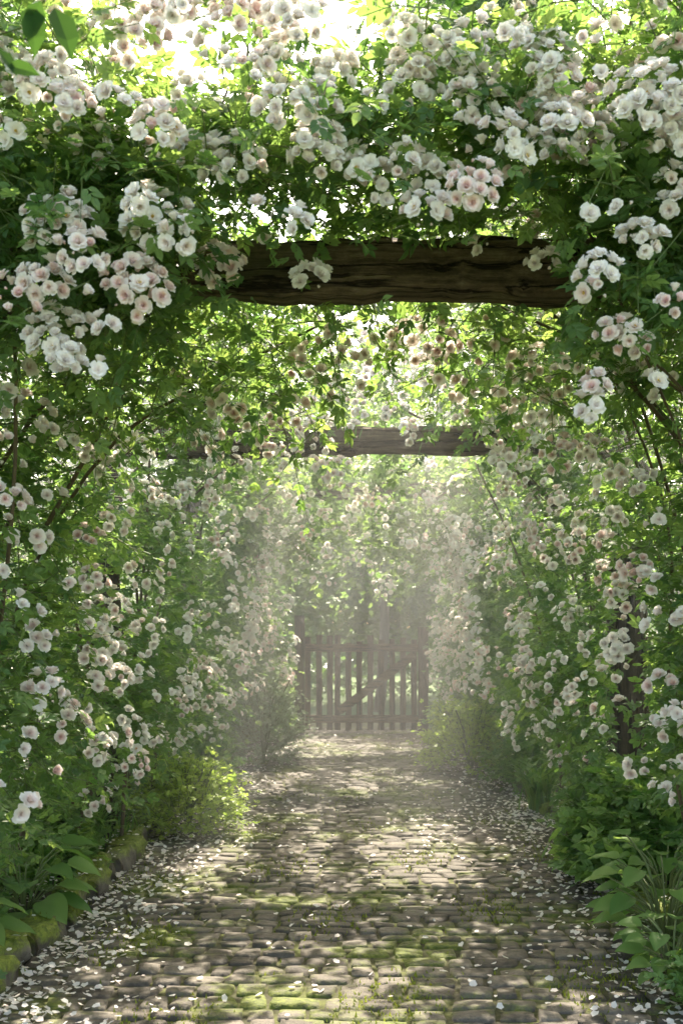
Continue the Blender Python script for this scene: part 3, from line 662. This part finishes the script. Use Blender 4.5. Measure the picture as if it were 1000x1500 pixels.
# ground cover
g=Geo(); n=5200; s=rng.choice([-1,1],n); X=s*rng.uniform(1.56,2.6,n); Y=3.0+rng.random(n)**1.3*12
g.inst(SPL,frames(rv(n)*np.array([1,1,.3]),np.array([0,-.3,1.])+rng.normal(size=(n,3))*.4),rng.uniform(.03,.055,n),np.stack([X,Y,rng.uniform(.08,.22,n)],1),rng.random(n)*.8)
tag(g.build('ground_cover',M['bed_leaf']),'low leafy ground cover filling the beds under the roses','ground cover',kind='stuff')
# hanging twig at the upper left, near the camera
tw=at(75,-40,2.0); root=empty('hanging_twig',tw,'dark out of focus leafy twig hanging into the top left corner','twig')
g=Geo(); pts=curve([tw+np.array([-.1,.3,.7]),tw+np.array([-.03,.1,.25]),tw,tw+np.array([.01,-.02,-.06])],8); tube(g,pts,np.linspace(.006,.002,8),5); g.build('stem',M['cane'],root,tw)
g=Geo(); T_=np.array([at(45,5,2.0),at(80,10,2.0),at(10,95,2.0),at(60,0,2.0),at(-5,70,2.0)]); dd=np.array([[.1,0,-1],[.35,-.1,-.9],[.8,0,-.2],[-.4,.1,-.8],[.5,0,-.6]])
g.inst(leaf,frames(dd,np.array([[.5,-.8,.2]]*5)+rng.normal(size=(5,3))*.2),np.array([.09,.10,.06,.07,.06]),T_,np.full(5,.3)); g.build('foliage',M['twig_leaf'],root,tw)

# ------------------------------------------------------------------ hedges and trees beyond
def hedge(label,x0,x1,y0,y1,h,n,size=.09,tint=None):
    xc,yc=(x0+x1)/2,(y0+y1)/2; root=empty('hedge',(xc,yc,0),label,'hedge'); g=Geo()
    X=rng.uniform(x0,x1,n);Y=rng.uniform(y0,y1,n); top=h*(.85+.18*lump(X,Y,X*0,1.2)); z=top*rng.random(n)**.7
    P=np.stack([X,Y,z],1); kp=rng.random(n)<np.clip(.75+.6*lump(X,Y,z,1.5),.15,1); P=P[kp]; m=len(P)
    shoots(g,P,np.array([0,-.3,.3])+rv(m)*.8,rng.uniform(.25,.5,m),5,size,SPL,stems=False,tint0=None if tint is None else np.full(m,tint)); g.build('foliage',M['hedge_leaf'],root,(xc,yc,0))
    for i in range(5):
        g=Geo(); x=random.uniform(x0,x1)-xc; yy=random.uniform(y0,y1)-yc; tube(g,curve([(x,yy,0),(x+.1,yy,h*.4),(x-.1,yy+.1,h*.8)],6),[.03]*6,6)
        g.build('stem',M['bark'],root)
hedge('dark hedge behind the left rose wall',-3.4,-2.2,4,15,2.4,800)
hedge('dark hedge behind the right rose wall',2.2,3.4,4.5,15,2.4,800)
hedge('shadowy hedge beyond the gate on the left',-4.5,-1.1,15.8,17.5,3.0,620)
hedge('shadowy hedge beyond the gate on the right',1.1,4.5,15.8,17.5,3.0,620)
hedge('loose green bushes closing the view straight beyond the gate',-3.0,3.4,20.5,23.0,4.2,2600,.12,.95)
# a far wood that closes the horizon all round the garden's end
g=Geo(); n=9000; X=rng.uniform(-45,45,n); Y=rng.uniform(42,48,n)+.01*X*X; z=rng.random(n)*(7+2*lump(X*.3,Y*.3,X*0,1))
g.inst(SPL,frames(rv(n),np.array([0,-.4,.8])+rng.normal(size=(n,3))*.5),rng.uniform(.5,.95,n),np.stack([X,Y,z],1),rng.random(n)*.7)
tag(g.build('distant_wood',M['tree_leaf']),'far green wood closing the horizon beyond the gate','wood',kind='stuff')
def tree(label,x,y,h,r,n,size,low=.3,mat='tree_leaf',tr=.18):
    root=empty('tree',(x,y,0),label,'tree'); g=Geo(); tube(g,curve([(0,0,-.1),(.1,0,h*.35),(-.1,.1,h*.65),(0,0,h*.95)],9),np.linspace(tr,tr*.15,9),8,rough=.1)
    B=[]
    for i in range(16):
        zz=h*(low+(1-low)*(i+.5)/16); rr=r*math.sin(math.pi*min(.97,.18+.8*(i+.5)/16))**.7; a=i*2.4
        c=np.array([math.cos(a)*rr*.6,math.sin(a)*rr*.6,zz]); B.append((c,r*random.uniform(.34,.55)))
        tube(g,curve([(0,0,zz*.8),c*np.array([.5,.5,.95]),c],5),np.linspace(tr*.3,.01,5),5)
    g.build('trunk',M['bark'],root,smooth=True)
    g=Geo()
    for c,rr in B:
        m=n//16; v=rv(m)*(rng.random((m,1))**.35)*rr*np.array([1,1,.75])*(1+.2*rng.normal(size=(m,1)))
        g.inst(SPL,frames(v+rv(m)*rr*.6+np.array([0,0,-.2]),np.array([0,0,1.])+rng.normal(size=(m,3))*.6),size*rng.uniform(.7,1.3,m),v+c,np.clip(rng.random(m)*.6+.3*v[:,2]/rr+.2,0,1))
    g.build('crown',M[mat],root)
tree('tall hazy tree rising above the right half of the pergola',3.4,27,18,3.0,8000,.19,.25)
tree('second tall hazy tree at the far top right',8.2,29,17,3.4,7500,.19,.25)
tree('broad hazy tree far behind the left rose wall',-7.5,27,13,3.6,5000,.19,.2)
tree('slender tree beyond the gate, right of its middle',.3,19.6,5.8,1.4,2600,.09,.36,tr=.10)
tree('rounded pale tree far beyond the gate on the right',3.0,25,6.5,2.2,2600,.12,.12)
tree('distant pale tree beyond the gate on the left',-2.6,27,8,2.8,3200,.16,.08)
tree('tree outside the right hedge',6.0,13,6.5,2.0,2400,.11,.2)
tree('tree outside the left hedge',-5.6,12.5,5.5,1.9,2400,.11,.2)

# ------------------------------------------------------------------ mist, light, camera
m,nt,out=newmat('morning_mist'); v=N(nt,'ShaderNodeVolumeScatter'); v.inputs['Anisotropy'].default_value=.45; v.inputs['Color'].default_value=(1,1,.97,1)
nt.links.new(math1(nt,'MULTIPLY',attr(nt,'density'),.038),v.inputs['Density'])
nt.links.new(v.outputs[0],out.inputs['Volume'])
ng=bpy.data.node_groups.new('mist_volume','GeometryNodeTree'); ng.interface.new_socket('Geometry',in_out='OUTPUT',socket_type='NodeSocketGeometry')
vc=ng.nodes.new('GeometryNodeVolumeCube'); sm=ng.nodes.new('GeometryNodeSetMaterial'); go=ng.nodes.new('NodeGroupOutput')
vc.inputs['Density'].default_value=1; vc.inputs['Min'].default_value=(-2.4,6.0,-.02); vc.inputs['Max'].default_value=(2.4,12.2,3.4)
for a,b in (('Resolution X',5),('Resolution Y',7),('Resolution Z',4)): vc.inputs[a].default_value=b
sm.inputs['Material'].default_value=m
ng.links.new(vc.outputs[0],sm.inputs[0]); ng.links.new(sm.outputs[0],go.inputs[0])
me=bpy.data.volumes.new('mist'); me.materials.append(m); mo=tag(link('mist',me),kind='structure'); md=mo.modifiers.new('mist','NODES'); md.node_group=ng
sun_dir=Vector((.08,.60,.80)).normalized()
ld=bpy.data.lights.new('sun','SUN'); ld.energy=5; ld.angle=math.radians(.5); ld.color=(3.7,3.35,2.75)
lo=bpy.data.objects.new('sun',ld); COL.objects.link(lo); lo.rotation_euler=sun_dir.to_track_quat('Z','Y').to_euler(); lo.location=(0,0,20)
w=bpy.data.worlds.new('World'); S.world=w; w.use_nodes=True; nt=w.node_tree
sk=nt.nodes.new('ShaderNodeTexSky'); sk.sky_type='NISHITA'; sk.sun_disc=False; sk.sun_elevation=math.asin(sun_dir.z); sk.sun_rotation=math.atan2(sun_dir.x,sun_dir.y); sk.dust_density=3; sk.air_density=1.0; sk.ozone_density=1.0
bg=nt.nodes['Background']; bg.inputs[1].default_value=.15
mx=mix(nt,1.0,sk.outputs[0],(5.3,4.8,3.9),'MULTIPLY'); nt.links.new(mx,bg.inputs[0])
cd=bpy.data.cameras.new('camera'); co=bpy.data.objects.new('camera',cd); COL.objects.link(co); co.location=(0,0,H); co.rotation_euler=(math.pi/2,0,0)
cd.sensor_fit='HORIZONTAL'; cd.sensor_width=36; cd.lens=F/1000*36; cd.shift_x=-.03; cd.shift_y=.18; cd.clip_end=800; cd.clip_start=.05
cd.dof.use_dof=True; cd.dof.focus_distance=5.0; cd.dof.aperture_fstop=8
S.camera=co
S.view_settings.view_transform='Standard'; S.view_settings.look='None'; S.view_settings.exposure=0
